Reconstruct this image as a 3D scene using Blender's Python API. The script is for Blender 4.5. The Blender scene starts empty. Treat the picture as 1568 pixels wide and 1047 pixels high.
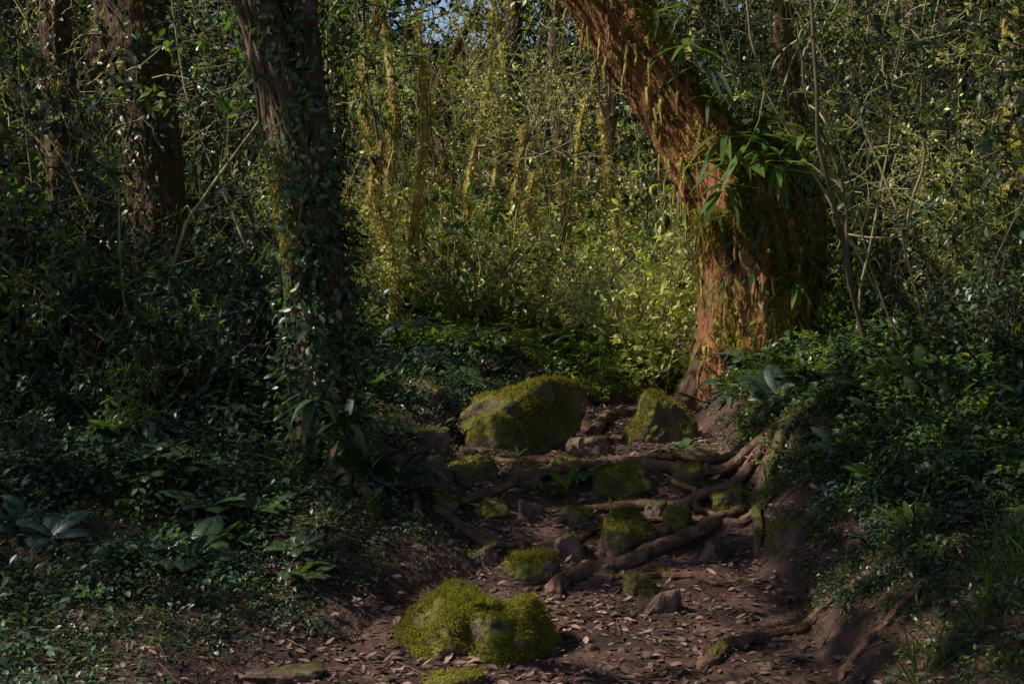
import bpy, math, random
import numpy as np
from mathutils import Vector
SEED=7
rng=np.random.default_rng(SEED); random.seed(SEED)
scene=bpy.context.scene
# ---------------------------------------------------------------- noise
def _h(i,j,k):
    n=(i*374761393+j*668265263+k*1274126177)&0xffffffff
    n=((n^(n>>13))*1274126177)&0xffffffff
    return ((n^(n>>16))&0xffff)/65535.0
def vnoise(x,y,z):
    x,y,z=np.broadcast_arrays(np.asarray(x,float),np.asarray(y,float),np.asarray(z,float))
    xi=np.floor(x).astype(np.int64);yi=np.floor(y).astype(np.int64);zi=np.floor(z).astype(np.int64)
    fx=x-xi;fy=y-yi;fz=z-zi
    fx=fx*fx*(3-2*fx);fy=fy*fy*(3-2*fy);fz=fz*fz*(3-2*fz)
    r=0
    for a in (0,1):
        for b in (0,1):
            for c in (0,1):
                w=(fx if a else 1-fx)*(fy if b else 1-fy)*(fz if c else 1-fz)
                r=r+w*_h(xi+a,yi+b,zi+c)
    return r*2-1
def fbm(x,y,z,o=4):
    r=0;a=1;t=0
    for i in range(o):
        r=r+a*vnoise(x*2**i+17.3*i,y*2**i+9.1*i,z*2**i+3.7*i);t+=a;a*=.5
    return r/t
# ---------------------------------------------------------------- materials
def newmat(name):
    m=bpy.data.materials.new(name);m.use_nodes=True
    nt=m.node_tree;nt.nodes.clear()
    return m,nt,nt.nodes,nt.links
def leafmat(name,c1,c2,trans=.35,rough=.42,tcol=None,spec=.5):
    m,nt,N,L=newmat(name)
    out=N.new('ShaderNodeOutputMaterial');p=N.new('ShaderNodeBsdfPrincipled')
    at=N.new('ShaderNodeAttribute');at.attribute_name='rnd'
    mx=N.new('ShaderNodeMix');mx.data_type='RGBA'
    mx.inputs[6].default_value=(*c1,1);mx.inputs[7].default_value=(*c2,1)
    L.new(at.outputs['Fac'],mx.inputs[0])
    # slow variation through the wood: clump-to-clump brightness and hue
    ge=N.new('ShaderNodeNewGeometry');nz=N.new('ShaderNodeTexNoise');nz.inputs['Scale'].default_value=1.1;nz.inputs['Detail'].default_value=1
    L.new(ge.outputs['Position'],nz.inputs['Vector'])
    mr=N.new('ShaderNodeMapRange');mr.inputs[1].default_value=.3;mr.inputs[2].default_value=.7
    mr.inputs[3].default_value=.55;mr.inputs[4].default_value=1.35
    L.new(nz.outputs[0],mr.inputs[0])
    hs=N.new('ShaderNodeHueSaturation');L.new(mr.outputs[0],hs.inputs['Value']);L.new(mx.outputs[2],hs.inputs['Color'])
    sc_=N.new('ShaderNodeSeparateColor');L.new(nz.outputs['Color'],sc_.inputs[0])
    mr2=N.new('ShaderNodeMapRange');mr2.inputs[1].default_value=.3;mr2.inputs[2].default_value=.7;mr2.inputs[3].default_value=.48;mr2.inputs[4].default_value=.52
    L.new(sc_.outputs[1],mr2.inputs[0]);L.new(mr2.outputs[0],hs.inputs['Hue'])
    L.new(hs.outputs[0],p.inputs['Base Color'])
    p.inputs['Roughness'].default_value=rough;p.inputs['Specular IOR Level'].default_value=spec
    if trans>0:
        t=N.new('ShaderNodeBsdfTranslucent');ms=N.new('ShaderNodeMixShader');ms.inputs[0].default_value=trans
        tm=N.new('ShaderNodeMix');tm.data_type='RGBA';tm.blend_type='MULTIPLY';tm.inputs[0].default_value=1
        tc=tcol or (3.0,2.6,.8);tm.inputs[7].default_value=(*tc,1)
        L.new(hs.outputs[0],tm.inputs[6]);L.new(tm.outputs[2],t.inputs[0])
        L.new(p.outputs[0],ms.inputs[1]);L.new(t.outputs[0],ms.inputs[2]);L.new(ms.outputs[0],out.inputs[0])
    else: L.new(p.outputs[0],out.inputs[0])
    return m
def surfmat(name,cols,scale=(1,1,1),nscale=6,bump=.4,bscale=40,rough=.85,moss=None,mossz=(.2,.7),mossn=4,spec=.3):
    m,nt,N,L=newmat(name)
    out=N.new('ShaderNodeOutputMaterial');p=N.new('ShaderNodeBsdfPrincipled');L.new(p.outputs[0],out.inputs[0])
    p.inputs['Roughness'].default_value=rough;p.inputs['Specular IOR Level'].default_value=spec
    tc=N.new('ShaderNodeTexCoord');mp=N.new('ShaderNodeMapping');mp.inputs['Scale'].default_value=scale
    L.new(tc.outputs['Object'],mp.inputs[0])
    n=N.new('ShaderNodeTexNoise');n.inputs['Scale'].default_value=nscale;n.inputs['Detail'].default_value=5;n.inputs['Roughness'].default_value=.65
    L.new(mp.outputs[0],n.inputs[0])
    r=N.new('ShaderNodeValToRGB');L.new(n.outputs[0],r.inputs[0])
    e=r.color_ramp.elements
    while len(e)<len(cols): e.new(.5)
    for i,c in enumerate(cols):
        e[i].position=.3+.4*i/(len(cols)-1);e[i].color=(*c,1)
    col=r.outputs[0]
    if moss:
        g=N.new('ShaderNodeNewGeometry');sx=N.new('ShaderNodeSeparateXYZ');L.new(g.outputs['Normal'],sx.inputs[0])
        n2=N.new('ShaderNodeTexNoise');n2.inputs['Scale'].default_value=mossn;n2.inputs['Detail'].default_value=4
        L.new(tc.outputs['Object'],n2.inputs[0])
        a=N.new('ShaderNodeMath');a.operation='MULTIPLY_ADD';a.inputs[1].default_value=3.2;a.inputs[2].default_value=-1.6
        L.new(n2.outputs[0],a.inputs[0])
        b=N.new('ShaderNodeMath');b.operation='ADD';L.new(a.outputs[0],b.inputs[0]);L.new(sx.outputs[2],b.inputs[1])
        mr=N.new('ShaderNodeMapRange');mr.inputs[1].default_value=mossz[0];mr.inputs[2].default_value=mossz[1]
        L.new(b.outputs[0],mr.inputs[0])
        n3=N.new('ShaderNodeTexNoise');n3.inputs['Scale'].default_value=22;n3.inputs['Detail'].default_value=3;L.new(tc.outputs['Object'],n3.inputs[0])
        r3=N.new('ShaderNodeValToRGB');L.new(n3.outputs[0],r3.inputs[0])
        r3.color_ramp.elements[0].position=.35;r3.color_ramp.elements[0].color=(*[c*.4 for c in moss],1)
        r3.color_ramp.elements[1].position=.68;r3.color_ramp.elements[1].color=(*moss,1)
        mx=N.new('ShaderNodeMix');mx.data_type='RGBA';L.new(mr.outputs[0],mx.inputs[0]);L.new(col,mx.inputs[6]);L.new(r3.outputs[0],mx.inputs[7])
        col=mx.outputs[2]
    L.new(col,p.inputs['Base Color'])
    nb=N.new('ShaderNodeTexNoise');nb.inputs['Scale'].default_value=bscale;nb.inputs['Detail'].default_value=5;L.new(mp.outputs[0],nb.inputs[0])
    bp=N.new('ShaderNodeBump');bp.inputs['Strength'].default_value=bump;bp.inputs['Distance'].default_value=.03
    L.new(nb.outputs[0],bp.inputs['Height']);L.new(bp.outputs[0],p.inputs['Normal'])
    return m
M={}
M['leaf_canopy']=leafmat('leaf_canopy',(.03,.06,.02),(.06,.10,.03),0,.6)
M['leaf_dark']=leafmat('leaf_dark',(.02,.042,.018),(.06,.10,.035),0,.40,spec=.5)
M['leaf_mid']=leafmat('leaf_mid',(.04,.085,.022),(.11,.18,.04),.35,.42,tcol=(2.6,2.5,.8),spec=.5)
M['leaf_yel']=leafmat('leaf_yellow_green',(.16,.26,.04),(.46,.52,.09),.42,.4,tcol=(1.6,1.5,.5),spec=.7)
M['leaf_sun']=leafmat('leaf_painted_sunlit',(.42,.52,.10),(.88,.90,.36),.40,.36,tcol=(1.1,1.05,.4),spec=1.)  # clearing leaves: sunlight painted in, colour far brighter than real foliage
M['leaf_cool']=leafmat('leaf_cool',(.03,.06,.038),(.075,.115,.075),0,.38,spec=.5)
M['grass']=leafmat('grass_blade',(.04,.08,.015),(.15,.20,.03),.4,.5)
M['moss_bl']=leafmat('moss_blade',(.06,.065,.01),(.26,.24,.03),.3,.8,spec=.1)
M['moss_gold']=leafmat('moss_painted_sunlit',(.28,.20,.05),(.72,.60,.19),.3,.8,tcol=(1.2,1.1,.6),spec=.1)  # moss of the lit parts, sun brightness put into its colour
M['litter']=leafmat('litter_leaf',(.06,.03,.025),(.38,.23,.19),0,.5,spec=.5)
M['twig']=surfmat('twig_bark',[(.05,.035,.025),(.17,.13,.08)],nscale=5,bump=.1)
M['mosstwig']=surfmat('mossy_twig_bark',[(.10,.09,.045),(.50,.42,.24)],nscale=5,bump=.2)
M['bark']=surfmat('bark_brown',[(.035,.02,.015),(.10,.055,.04),(.18,.11,.075)],scale=(4,4,.7),nscale=5,bump=.8,bscale=14,moss=(.07,.085,.02),mossz=(.25,.7),mossn=3)
M['bark_pale']=surfmat('bark_pale',[(.07,.045,.035),(.18,.115,.085),(.32,.22,.165)],scale=(5,5,.6),nscale=5,bump=.9,bscale=12,moss=(.06,.08,.02),mossz=(.35,.8),mossn=2)
M['bark_red']=surfmat('bark_red',[(.06,.027,.017),(.32,.13,.065),(.54,.27,.14)],scale=(4,4,.8),nscale=4,bump=1,bscale=12,moss=(.22,.20,.05),mossz=(0.1,.7),mossn=2.5)
M['bark_moss']=surfmat('bark_mossy',[(.10,.08,.03),(.34,.28,.08),(.62,.52,.19)],scale=(2,2,.8),nscale=6,bump=.8,bscale=16)
M['root']=surfmat('root_bark',[(.045,.024,.018),(.14,.072,.052),(.25,.14,.105)],nscale=12,bump=.6,bscale=35,moss=(.08,.09,.02),mossz=(.9,1.5),mossn=3)
M['rootmoss']=surfmat('root_bark_mossy',[(.06,.04,.03),(.16,.10,.07)],nscale=12,bump=.6,bscale=35,moss=(.12,.12,.025),mossz=(.2,.8),mossn=3)
M['rock']=surfmat('rock_bare',[(.035,.022,.02),(.10,.06,.052),(.24,.15,.13)],nscale=7,bump=1,bscale=18,rough=.65,moss=(.09,.095,.02),mossz=(.6,1.2),mossn=5)
M['rockmoss']=surfmat('rock_mossy',[(.035,.022,.02),(.09,.055,.048),(.18,.115,.10)],nscale=6,bump=1,bscale=22,rough=.8,moss=(.16,.155,.025),mossz=(.05,.55),mossn=4)
M['soil']=surfmat('soil',[(.016,.009,.008),(.06,.03,.024),(.15,.083,.067)],nscale=3.5,bump=1,bscale=22,rough=.8)
# ---------------------------------------------------------------- mesh builder
class B:
    def __init__(s): s.v=[];s.f=[];s.m=[];s.a=[];s.n=0;s.mats=[]
    def mi(s,name):
        if name not in s.mats: s.mats.append(name)
        return s.mats.index(name)
    def add(s,v,f,mat,a):
        v=np.asarray(v,np.float32).reshape(-1,3);f=np.asarray(f,np.int64).reshape(-1,3)
        s.v.append(v);s.f.append(f+s.n);s.n+=len(v)
        s.m.append(np.full(len(f),s.mi(mat),np.int32))
        s.a.append(np.broadcast_to(np.asarray(a,np.float32),(len(v),)).copy())
    def mesh(s,name):
        me=bpy.data.meshes.new(name)
        v=np.concatenate(s.v);f=np.concatenate(s.f).astype(np.int32);n=len(f)
        me.vertices.add(len(v));me.vertices.foreach_set('co',v.ravel())
        me.loops.add(n*3);me.loops.foreach_set('vertex_index',f.ravel())
        me.polygons.add(n);me.polygons.foreach_set('loop_start',np.arange(0,n*3,3,dtype=np.int32))
        me.polygons.foreach_set('material_index',np.concatenate(s.m))
        for k in s.mats: me.materials.append(M[k])
        me.update(calc_edges=True)
        me.polygons.foreach_set('use_smooth',np.ones(n,bool))
        at=me.attributes.new('rnd','FLOAT','POINT');at.data.foreach_set('value',np.concatenate(s.a))
        return me
    def obj(s,name,parent=None,link=True):
        o=bpy.data.objects.new(name,s.mesh(name))
        if link: scene.collection.objects.link(o)
        if parent: o.parent=parent
        return o
def empty(name,loc=(0,0,0)):
    o=bpy.data.objects.new(name,None);scene.collection.objects.link(o);return o
def nrm(a): return a/np.maximum(np.linalg.norm(a,axis=-1,keepdims=True),1e-9)
def template(st):
    T=[(st[0][0],0)];F=[];prev=None
    for (u,w) in st[1:-1]:
        i=len(T);T+=[(u,-w),(u,0),(u,w)]
        if prev is None: F+=[(0,i+1,i),(0,i+2,i+1)]
        else:
            p=prev
            F+=[(p,p+1,i+1),(p,i+1,i),(p+1,p+2,i+2),(p+1,i+2,i+1)]
        prev=i
    t=len(T);T.append((st[-1][0],0));p=prev;F+=[(p,p+1,t),(p+1,p+2,t)]
    return np.array(T,float),np.array(F)
OV=template([(0,0),(.28,.42),(.62,.40),(1,0)])
LAN=template([(0,0),(.2,.3),(.45,.48),(.75,.33),(1,0)])
DIA=template([(0,0),(.45,.48),(1,0)])
STRAP=template([(0,.1),(.12,.2),(.3,.42),(.5,.5),(.7,.44),(.88,.24),(1,0)])
TRI=(np.array([(0,-.5),(0,.5),(1,0)],float),np.array([(0,1,2)]))
def leaves(b,pos,d,n,L,W,mat,T=OV,droop=.25,fold=.2,rnd=None):
    pos=np.atleast_2d(pos);N=len(pos)
    d=nrm(np.broadcast_to(d,(N,3)).astype(float));n=np.broadcast_to(n,(N,3)).astype(float)
    n=nrm(n-(n*d).sum(1,keepdims=True)*d);s=np.cross(n,d)
    L=np.broadcast_to(L,(N,)).astype(float);W=np.broadcast_to(W,(N,)).astype(float)
    droop=np.broadcast_to(droop,(N,))
    t,F=T;u=t[:,0];v=t[:,1];k=len(u)
    P=pos[:,None]+d[:,None]*(L[:,None]*u)[...,None]+s[:,None]*(W[:,None]*v)[...,None]
    P=P+n[:,None]*((-droop*L)[:,None]*(u**2)+(W*fold)[:,None]*np.abs(v))[...,None]
    f=(np.arange(N)[:,None,None]*k+F[None]).reshape(-1,3)
    if rnd is None: rnd=rng.random(N)
    b.add(P.reshape(-1,3),f,mat,np.repeat(rnd,k))
def frames(P):
    t=nrm(np.gradient(P,axis=0));a=np.array([1.,0,0]) if abs(t[0][0])<.8 else np.array([0,1.,0])
    U=[];u=nrm(a-np.dot(a,t[0])*t[0])
    for i in range(len(P)):
        u=nrm(u-np.dot(u,t[i])*t[i]);U.append(u)
    U=np.array(U);return t,U,np.cross(t,U)
def tube(b,P,R,sides=5,mat='twig',a=.5,disp=None,cap=False):
    P=np.asarray(P,float);n=len(P);R=np.broadcast_to(R,(n,)).astype(float)
    t,U,V=frames(P);th=np.linspace(0,2*np.pi,sides,endpoint=False)
    D=U[:,None]*np.cos(th)[None,:,None]+V[:,None]*np.sin(th)[None,:,None]
    rr=np.repeat(R[:,None],sides,1)
    if disp is not None:
        s=np.concatenate([[0],np.cumsum(np.linalg.norm(np.diff(P,axis=0),axis=1))])
        rr=disp(rr,th[None,:]+0*rr,s[:,None]+0*rr)
    Q=P[:,None]+D*rr[...,None]
    i=np.arange(n-1)[:,None]*sides;j=np.arange(sides)[None];j2=(j+1)%sides
    A=i+j;Bq=i+j2;C=i+sides+j2;Dq=i+sides+j
    F=np.concatenate([np.stack([A,Bq,C],-1).reshape(-1,3),np.stack([A,C,Dq],-1).reshape(-1,3)])
    v=Q.reshape(-1,3)
    if cap:
        v=np.concatenate([v,P[-1:]+t[-1:]*R[-1]*.4]);k=len(v)-1;o=(n-1)*sides
        F=np.concatenate([F,np.stack([o+np.arange(sides),o+(np.arange(sides)+1)%sides,np.full(sides,k)],-1)])
    b.add(v,F,mat,a)
    du=np.roll(Q,-1,1)-np.roll(Q,1,1);dv=np.gradient(Q,axis=0)
    Nn=nrm(np.cross(du,dv));return Q,Nn
def spline(C,step=.05):
    C=np.asarray(C,float);n=len(C)
    E=np.vstack([2*C[0]-C[1],C,2*C[-1]-C[-2]]);out=[]
    for i in range(n-1):
        p0,p1,p2,p3=E[i:i+4];k=max(2,int(np.linalg.norm((p2-p1)[:3])/step))
        t=np.linspace(0,1,k,endpoint=False)[:,None]
        out.append(.5*((2*p1)+(-p0+p2)*t+(2*p0-5*p1+4*p2-p3)*t**2+(-p0+3*p1-3*p2+p3)*t**3))
    out.append(C[-1:]);return np.vstack(out)
# ---------------------------------------------------------------- terrain
ZY=[-60,0,5,6.5,7,7.5,8,8.3,8.6,9,9.35,9.6,10,10.5,11,12,13,14,16,20,26,34,50,90,140]
ZZ=[-2,-.15,-.03,0,.03,.1,.2,.24,.37,.42,.58,.62,.7,.78,.83,.9,.96,1.0,1.15,1.6,2.4,4,8,18,30]
def path_c(y): return np.interp(y,[0,6,7,8,10,11.5,13,15,18],[.1,.1,.35,.6,.5,.85,1.5,1.9,1.2])
def path_w(y): return np.interp(y,[0,6,7,8,10,11.5,13,15,18],[1.3,1.35,1.05,.85,1.0,.6,.3,.1,-.5])
def terr(x,y):
    x=np.asarray(x,float);y=np.asarray(y,float)
    z=np.interp(y,ZY,ZZ);d=x-path_c(y);w=path_w(y)+.12*vnoise(y*2,x*0,3.)
    R=np.maximum(d-w,0);L=np.maximum(-d-w,0)
    z=z+.5*(1-np.exp(-R/.55))+.13*R+.27*(1-np.exp(-L/.3))*np.clip((y-5.8)/2,0.25,1)+.09*L
    off=np.clip((R+L)/.8,0,1)
    z=z+fbm(x*1.3,y*1.3,0.,3)*(.05+.10*off)+fbm(x*6,y*6,5.,3)*(.028+.02*off)
    z=z+fbm(x*.2,y*.2,9.,2)*.5*np.clip((np.abs(x)+y-14)/20,0,1)
    # low mounds in the clearing
    z=z+np.clip(fbm(x*.8,y*.8,21.,2),0,1)*.9*np.clip((y-13.5)/2,0,1)
    return z
def axis(lo,hi,clo,chi,fine,g=1.09):
    a=[clo]
    while a[-1]<chi:a.append(a[-1]+fine)
    s=fine
    while a[-1]<hi:s*=g;a.append(a[-1]+s)
    s=fine;b=[clo]
    while b[-1]>lo:s*=g;b.append(b[-1]-s)
    return np.array(b[:0:-1]+a)
X=axis(-110,110,-3.2,3.8,.022);Y=axis(-50,130,5.3,12.5,.022)
XX,YY=np.meshgrid(X,Y);ZZg=terr(XX,YY)
V=np.stack([XX,YY,ZZg],-1).reshape(-1,3);nx=len(X);ny=len(Y)
I=(np.arange(ny-1)[:,None]*nx+np.arange(nx-1)[None]).ravel()
F=np.concatenate([np.stack([I,I+1,I+nx+1],-1),np.stack([I,I+nx+1,I+nx],-1)])
b=B();b.add(V,F,'soil',.5);b.obj('forest_ground')
# ---------------------------------------------------------------- sun gaps: foliage left out along sun rays to light chosen spots
SUN=np.array([-.68,-.16,.715]);SUN/=np.linalg.norm(SUN)
TG=[((-1.6,14,1.6),.7),((-.5,15,1.6),1.),((.8,16,2.0),1.1),((2,17,2.2),.8),((-1.5,16.5,3.4),1.1),((.3,17,4.),.9),((.5,19,3),1.4),((2,22,4),1.4),((-3,18,3),.7),((-1.,20,5),1.2),((1.6,26,6),1.6),
    ((.8,11.8,4.2),.3),((1.25,11.7,3.4),.4),((1.6,11.6,2.6),.3),((-.75,6.6,0),.15),((-.2,6.9,.3),-.4),((1.55,6.8,.5),-.6),
    ((3.2,9.5,1.8),-.5),((4.0,12,3),.3),((5.5,15,4),.5),((-2.6,13,3.0),-.3),((-4.4,14,3.6),-.2),((-.1,10.2,1.1),0),((3.9,11,1.8),-.2)]
TP=np.array([t[0] for t in TG]);TR=np.array([t[1] for t in TG])
def gapd(p):
    q=p[:,None]-TP[None];s=(q*SUN).sum(-1);dd=np.linalg.norm(q-s[...,None]*SUN,axis=-1)
    dd=np.where(s<.4,99,dd);return (dd-TR)
# ---------------------------------------------------------------- plant templates
def rdir(n,up=0.):
    v=rng.normal(size=(n,3));v[:,2]+=up;return nrm(v)
def wander(p,d,L,n,curl=.25,up=0.):
    P=[np.array(p,float)];d=np.array(d,float)
    for i in range(n):
        d=nrm(d+rng.normal(size=3)*curl+np.array([0,0,up]));P.append(P[-1]+d*L/n)
    return np.array(P)
def twigleaves(b,P,n,mat,L,W,T=OV,spread=.9,nr=.6):
    k=rng.random(n)*(len(P)-1);i=k.astype(int);f=(k-i)[:,None]
    pos=P[i]*(1-f)+P[i+1]*f;ax=nrm(P[i+1]-P[i])
    d=nrm(ax*.5+rdir(n)*spread+np.array([0,0,-.1]))
    nn=nrm(rdir(n)*nr+np.array([0,0,1.]))
    s=rng.uniform(.55,1.2,n)
    leaves(b,pos,d,nn,L*s,W*s,mat,T,droop=rng.uniform(.05,.4,n))
def shrub(name,mat,h,stems,tw,lv,L,W,spread=.5,T=OV,tm='twig',nr=.6):
    b=B()
    for i in range(stems):
        a=rng.random()*6.28;P=wander((rng.normal()*.04,rng.normal()*.04,-.05),(math.cos(a)*spread,math.sin(a)*spread,1),h*rng.uniform(.6,1.1),8,.16,.03)
        tube(b,P,np.linspace(.009,.003,len(P)),4,tm)
        for j in range(tw):
            k=rng.integers(2,len(P));q=P[k-1]
            Q=wander(q,rdir(1,.5)[0],h*rng.uniform(.2,.42),5,.25,.02)
            tube(b,Q,np.linspace(.004,.0015,len(Q)),3,tm);twigleaves(b,Q,lv,mat,L,W,T,.9,nr)
    return b.obj(name,link=False)
def clump(name,mat,r,tw,lv,L,W,T=OV,tm='twig',nr=.6):
    b=B()
    for i in range(tw):
        c=rng.normal(size=3)*r*.38*np.array([1,1,.75]);d=nrm(rdir(1)[0]+c/r*.8)
        Q=wander(c,d,r*rng.uniform(.35,.8),6,.25,-.02)
        tube(b,Q,np.linspace(.009,.002,len(Q)),3,tm);twigleaves(b,Q,lv,mat,L,W,T,.8,nr)
    return b.obj(name,link=False)
def herb(name,mat,n,r,h,L,W,T=OV):
    b=B();a=rng.random(n)*6.28;rr=r*np.sqrt(rng.random(n));z=h*rng.uniform(.25,1,n)*(1-.5*(rr/r)**2)
    pos=np.stack([np.cos(a)*rr,np.sin(a)*rr,z],1)
    d=nrm(np.stack([np.cos(a),np.sin(a),rng.uniform(-.3,.4,n)],1)+rdir(n)*.6)
    s=rng.uniform(.5,1.25,n);leaves(b,pos,d,nrm(rdir(n)*.35+np.array([0,0,1.])),L*s,W*s,mat,T,droop=rng.uniform(.05,.4,n))
    for i in range(0,n,3):
        tube(b,[(pos[i][0]*.5,pos[i][1]*.5,-.03),(pos[i][0]*.85,pos[i][1]*.85,z[i]*.6),pos[i]],.0018,3,mat,.4)
    return b.obj(name,link=False)
def rosette(name,mat,n,L,W,up=.7,T=STRAP,droop=.6):
    b=B();a=np.arange(n)*2.4+rng.random(n)*.5;u=rng.uniform(.35,1.3,n)*up
    d=nrm(np.stack([np.cos(a),np.sin(a),u],1));nn=np.stack([-np.cos(a)*u,-np.sin(a)*u,np.ones(n)],1)
    s=rng.uniform(.6,1.15,n);leaves(b,np.zeros((n,3))+rng.normal(size=(n,3))*.01,d,nn,L*s,W*s,mat,T,droop=rng.uniform(.4,1.2,n)*droop)
    return b.obj(name,link=False)
def fern(name,mat,n,L):
    b=B()
    for i in range(n):
        a=i*2.4+rng.random();d=np.array([math.cos(a),math.sin(a),1.1]);t=np.linspace(0,1,26)[:,None]
        P=nrm(d)*t*L*rng.uniform(.7,1.1)+np.array([0,0,-1.])*(t**2)*L*.45
        tube(b,P,np.linspace(.003,.001,26),3,mat,.3)
        tan=nrm(np.gradient(P,axis=0));side=nrm(np.cross(tan,[0,0,1.]))
        w=np.sin(np.linspace(.25,3.05,26))*.19*L
        for sg in (-1,1):
            leaves(b,P[3:],nrm(side[3:]*sg+tan[3:]*.45),np.cross(side,tan)[3:],w[3:],np.full(23,L*.042),mat,LAN,.2,.1)
    return b.obj(name,link=False)
def grass(name,mat,n,L,W,r=.08):
    b=B();a=rng.random(n)*6.28;pos=np.stack([np.cos(a)*r*rng.random(n),np.sin(a)*r*rng.random(n),np.zeros(n)-.01],1)
    u=rng.uniform(.9,2.6,n);d=np.stack([np.cos(a),np.sin(a),u],1)
    leaves(b,pos,d,np.stack([-np.cos(a)*u,-np.sin(a)*u,np.ones(n)],1),L*rng.uniform(.5,1.2,n),W,mat,STRAP,droop=rng.uniform(.2,.9,n))
    return b.obj(name,link=False)
def coll(name,objs):
    c=bpy.data.collections.new(name)
    for i,o in enumerate(objs): o.name='%02d_'%i+o.name;c.objects.link(o)
    return c
def scatter(name,c,pos,scl,idx=None,tilt=.25,rot=None,real=False):
    n=len(pos);k=len(c.objects)
    me=bpy.data.meshes.new(name);me.vertices.add(n);me.vertices.foreach_set('co',np.asarray(pos,np.float32).ravel())
    if rot is None: rot=np.stack([rng.normal(size=n)*tilt,rng.normal(size=n)*tilt,rng.random(n)*6.283],1)
    if idx is None: idx=rng.integers(0,k,n)
    a=me.attributes.new('rot','FLOAT_VECTOR','POINT');a.data.foreach_set('vector',np.asarray(rot,np.float32).ravel())
    a=me.attributes.new('scl','FLOAT','POINT');a.data.foreach_set('value',np.asarray(scl,np.float32))
    a=me.attributes.new('idx','INT','POINT');a.data.foreach_set('value',np.asarray(idx,np.int32))
    o=bpy.data.objects.new(name,me);scene.collection.objects.link(o)
    g=bpy.data.node_groups.new(name+'_scatter','GeometryNodeTree')
    g.interface.new_socket('Geometry',in_out='INPUT',socket_type='NodeSocketGeometry')
    g.interface.new_socket('Geometry',in_out='OUTPUT',socket_type='NodeSocketGeometry')
    N=g.nodes;L=g.links;gi=N.new('NodeGroupInput');go=N.new('NodeGroupOutput')
    ip=N.new('GeometryNodeInstanceOnPoints');ci=N.new('GeometryNodeCollectionInfo')
    ci.inputs['Collection'].default_value=c;ci.inputs['Separate Children'].default_value=True;ci.inputs['Reset Children'].default_value=True
    def na(nm,t):
        q=N.new('GeometryNodeInputNamedAttribute');q.data_type=t;q.inputs['Name'].default_value=nm
        return [s for s in q.outputs if s.enabled and s.name=='Attribute'][0]
    L.new(gi.outputs[0],ip.inputs['Points']);L.new(ci.outputs[0],ip.inputs['Instance'])
    ip.inputs['Pick Instance'].default_value=True
    L.new(na('idx','INT'),ip.inputs['Instance Index']);L.new(na('rot','FLOAT_VECTOR'),ip.inputs['Rotation']);L.new(na('scl','FLOAT'),ip.inputs['Scale'])
    last=ip
    if real:
        last=N.new('GeometryNodeRealizeInstances');L.new(ip.outputs[0],last.inputs[0])
    L.new(last.outputs[0],go.inputs[0])
    md=o.modifiers.new('scatter','NODES');md.node_group=g
    return o
C_shrubD=coll('shrub_dark_kit',[shrub('shrubdark',m,1.2,6,8,10,.085,.042) for m in ('leaf_dark','leaf_dark','leaf_mid','leaf_cool')])
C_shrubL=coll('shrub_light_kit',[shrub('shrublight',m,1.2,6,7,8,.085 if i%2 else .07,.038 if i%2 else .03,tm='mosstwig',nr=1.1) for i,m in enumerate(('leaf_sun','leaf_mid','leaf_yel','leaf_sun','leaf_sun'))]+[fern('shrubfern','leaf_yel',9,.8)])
C_shrubR=coll('shrub_mid_kit',[shrub('shrubmid',m,1.2,6,7,9,.075,.034,nr=.9) for m in ('leaf_mid','leaf_mid','leaf_yel','leaf_dark')])
C_clump=coll('foliage_dark_kit',[clump('clumpdark',m,1.0,36,14,.10,.048) for m in ('leaf_dark','leaf_dark','leaf_cool','leaf_mid')])
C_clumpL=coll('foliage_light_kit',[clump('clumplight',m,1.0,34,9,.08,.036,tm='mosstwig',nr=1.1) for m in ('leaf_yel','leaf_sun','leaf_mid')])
C_far=coll('far_foliage_kit',[clump('far',m,1.0,26,11,.09,.05,DIA,tm='twig',nr=.9) for m in ('leaf_mid','leaf_dark','leaf_yel')])
C_can=coll('canopy_kit',[clump('canopy','leaf_canopy',1.0,26,14,.20,.12,DIA) for m in range(3)])
C_bare=coll('bare_twig_kit',[clump('bare','leaf_yel',1.1,30,3,.06,.028,tm='mosstwig') for i in range(3)])
C_herb=coll('herb_kit',[herb('herb','leaf_dark',36,.15,.12,.045,.027),herb('herb','leaf_mid',40,.16,.11,.035,.023),herb('herb','leaf_cool',26,.15,.15,.06,.032),herb('herb','leaf_dark',30,.13,.16,.05,.022,LAN)])
C_herbY=coll('herb_light_kit',[herb('herblight','leaf_yel',38,.15,.13,.045,.027),herb('herblight','leaf_mid',40,.16,.13,.04,.024),herb('herblight','grass',30,.13,.18,.07,.02,LAN)])
C_ros=coll('broad_leaf_kit',[rosette('ros','leaf_cool',9,.24,.06),rosette('ros','leaf_dark',11,.2,.065,.5),rosette('ros','leaf_mid',8,.26,.05,.9),rosette('ros','leaf_cool',7,.2,.09,.5)])
C_fern=coll('fern_kit',[fern('fern','leaf_dark',8,.5),fern('fern','leaf_cool',7,.42),fern('fern','leaf_mid',9,.36)])
C_grass=coll('grass_kit',[grass('gr','grass',26,.26,.008),grass('gr','leaf_mid',20,.18,.010),grass('gr','grass',14,.34,.014,.05)])
# ---------------------------------------------------------------- placement helpers
def side(x,y): return np.maximum(np.abs(x-path_c(y))-path_w(y),0)
def pts(n,y0,y1,m=1.5,p=1.0):
    y=y0+(y1-y0)*rng.random(n)**p;x=rng.uniform(-1,1,n)*(.42*y+m);return x,y
def ground(x,y,dz=0): return np.stack([x,y,terr(x,y)+dz],1)
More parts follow.
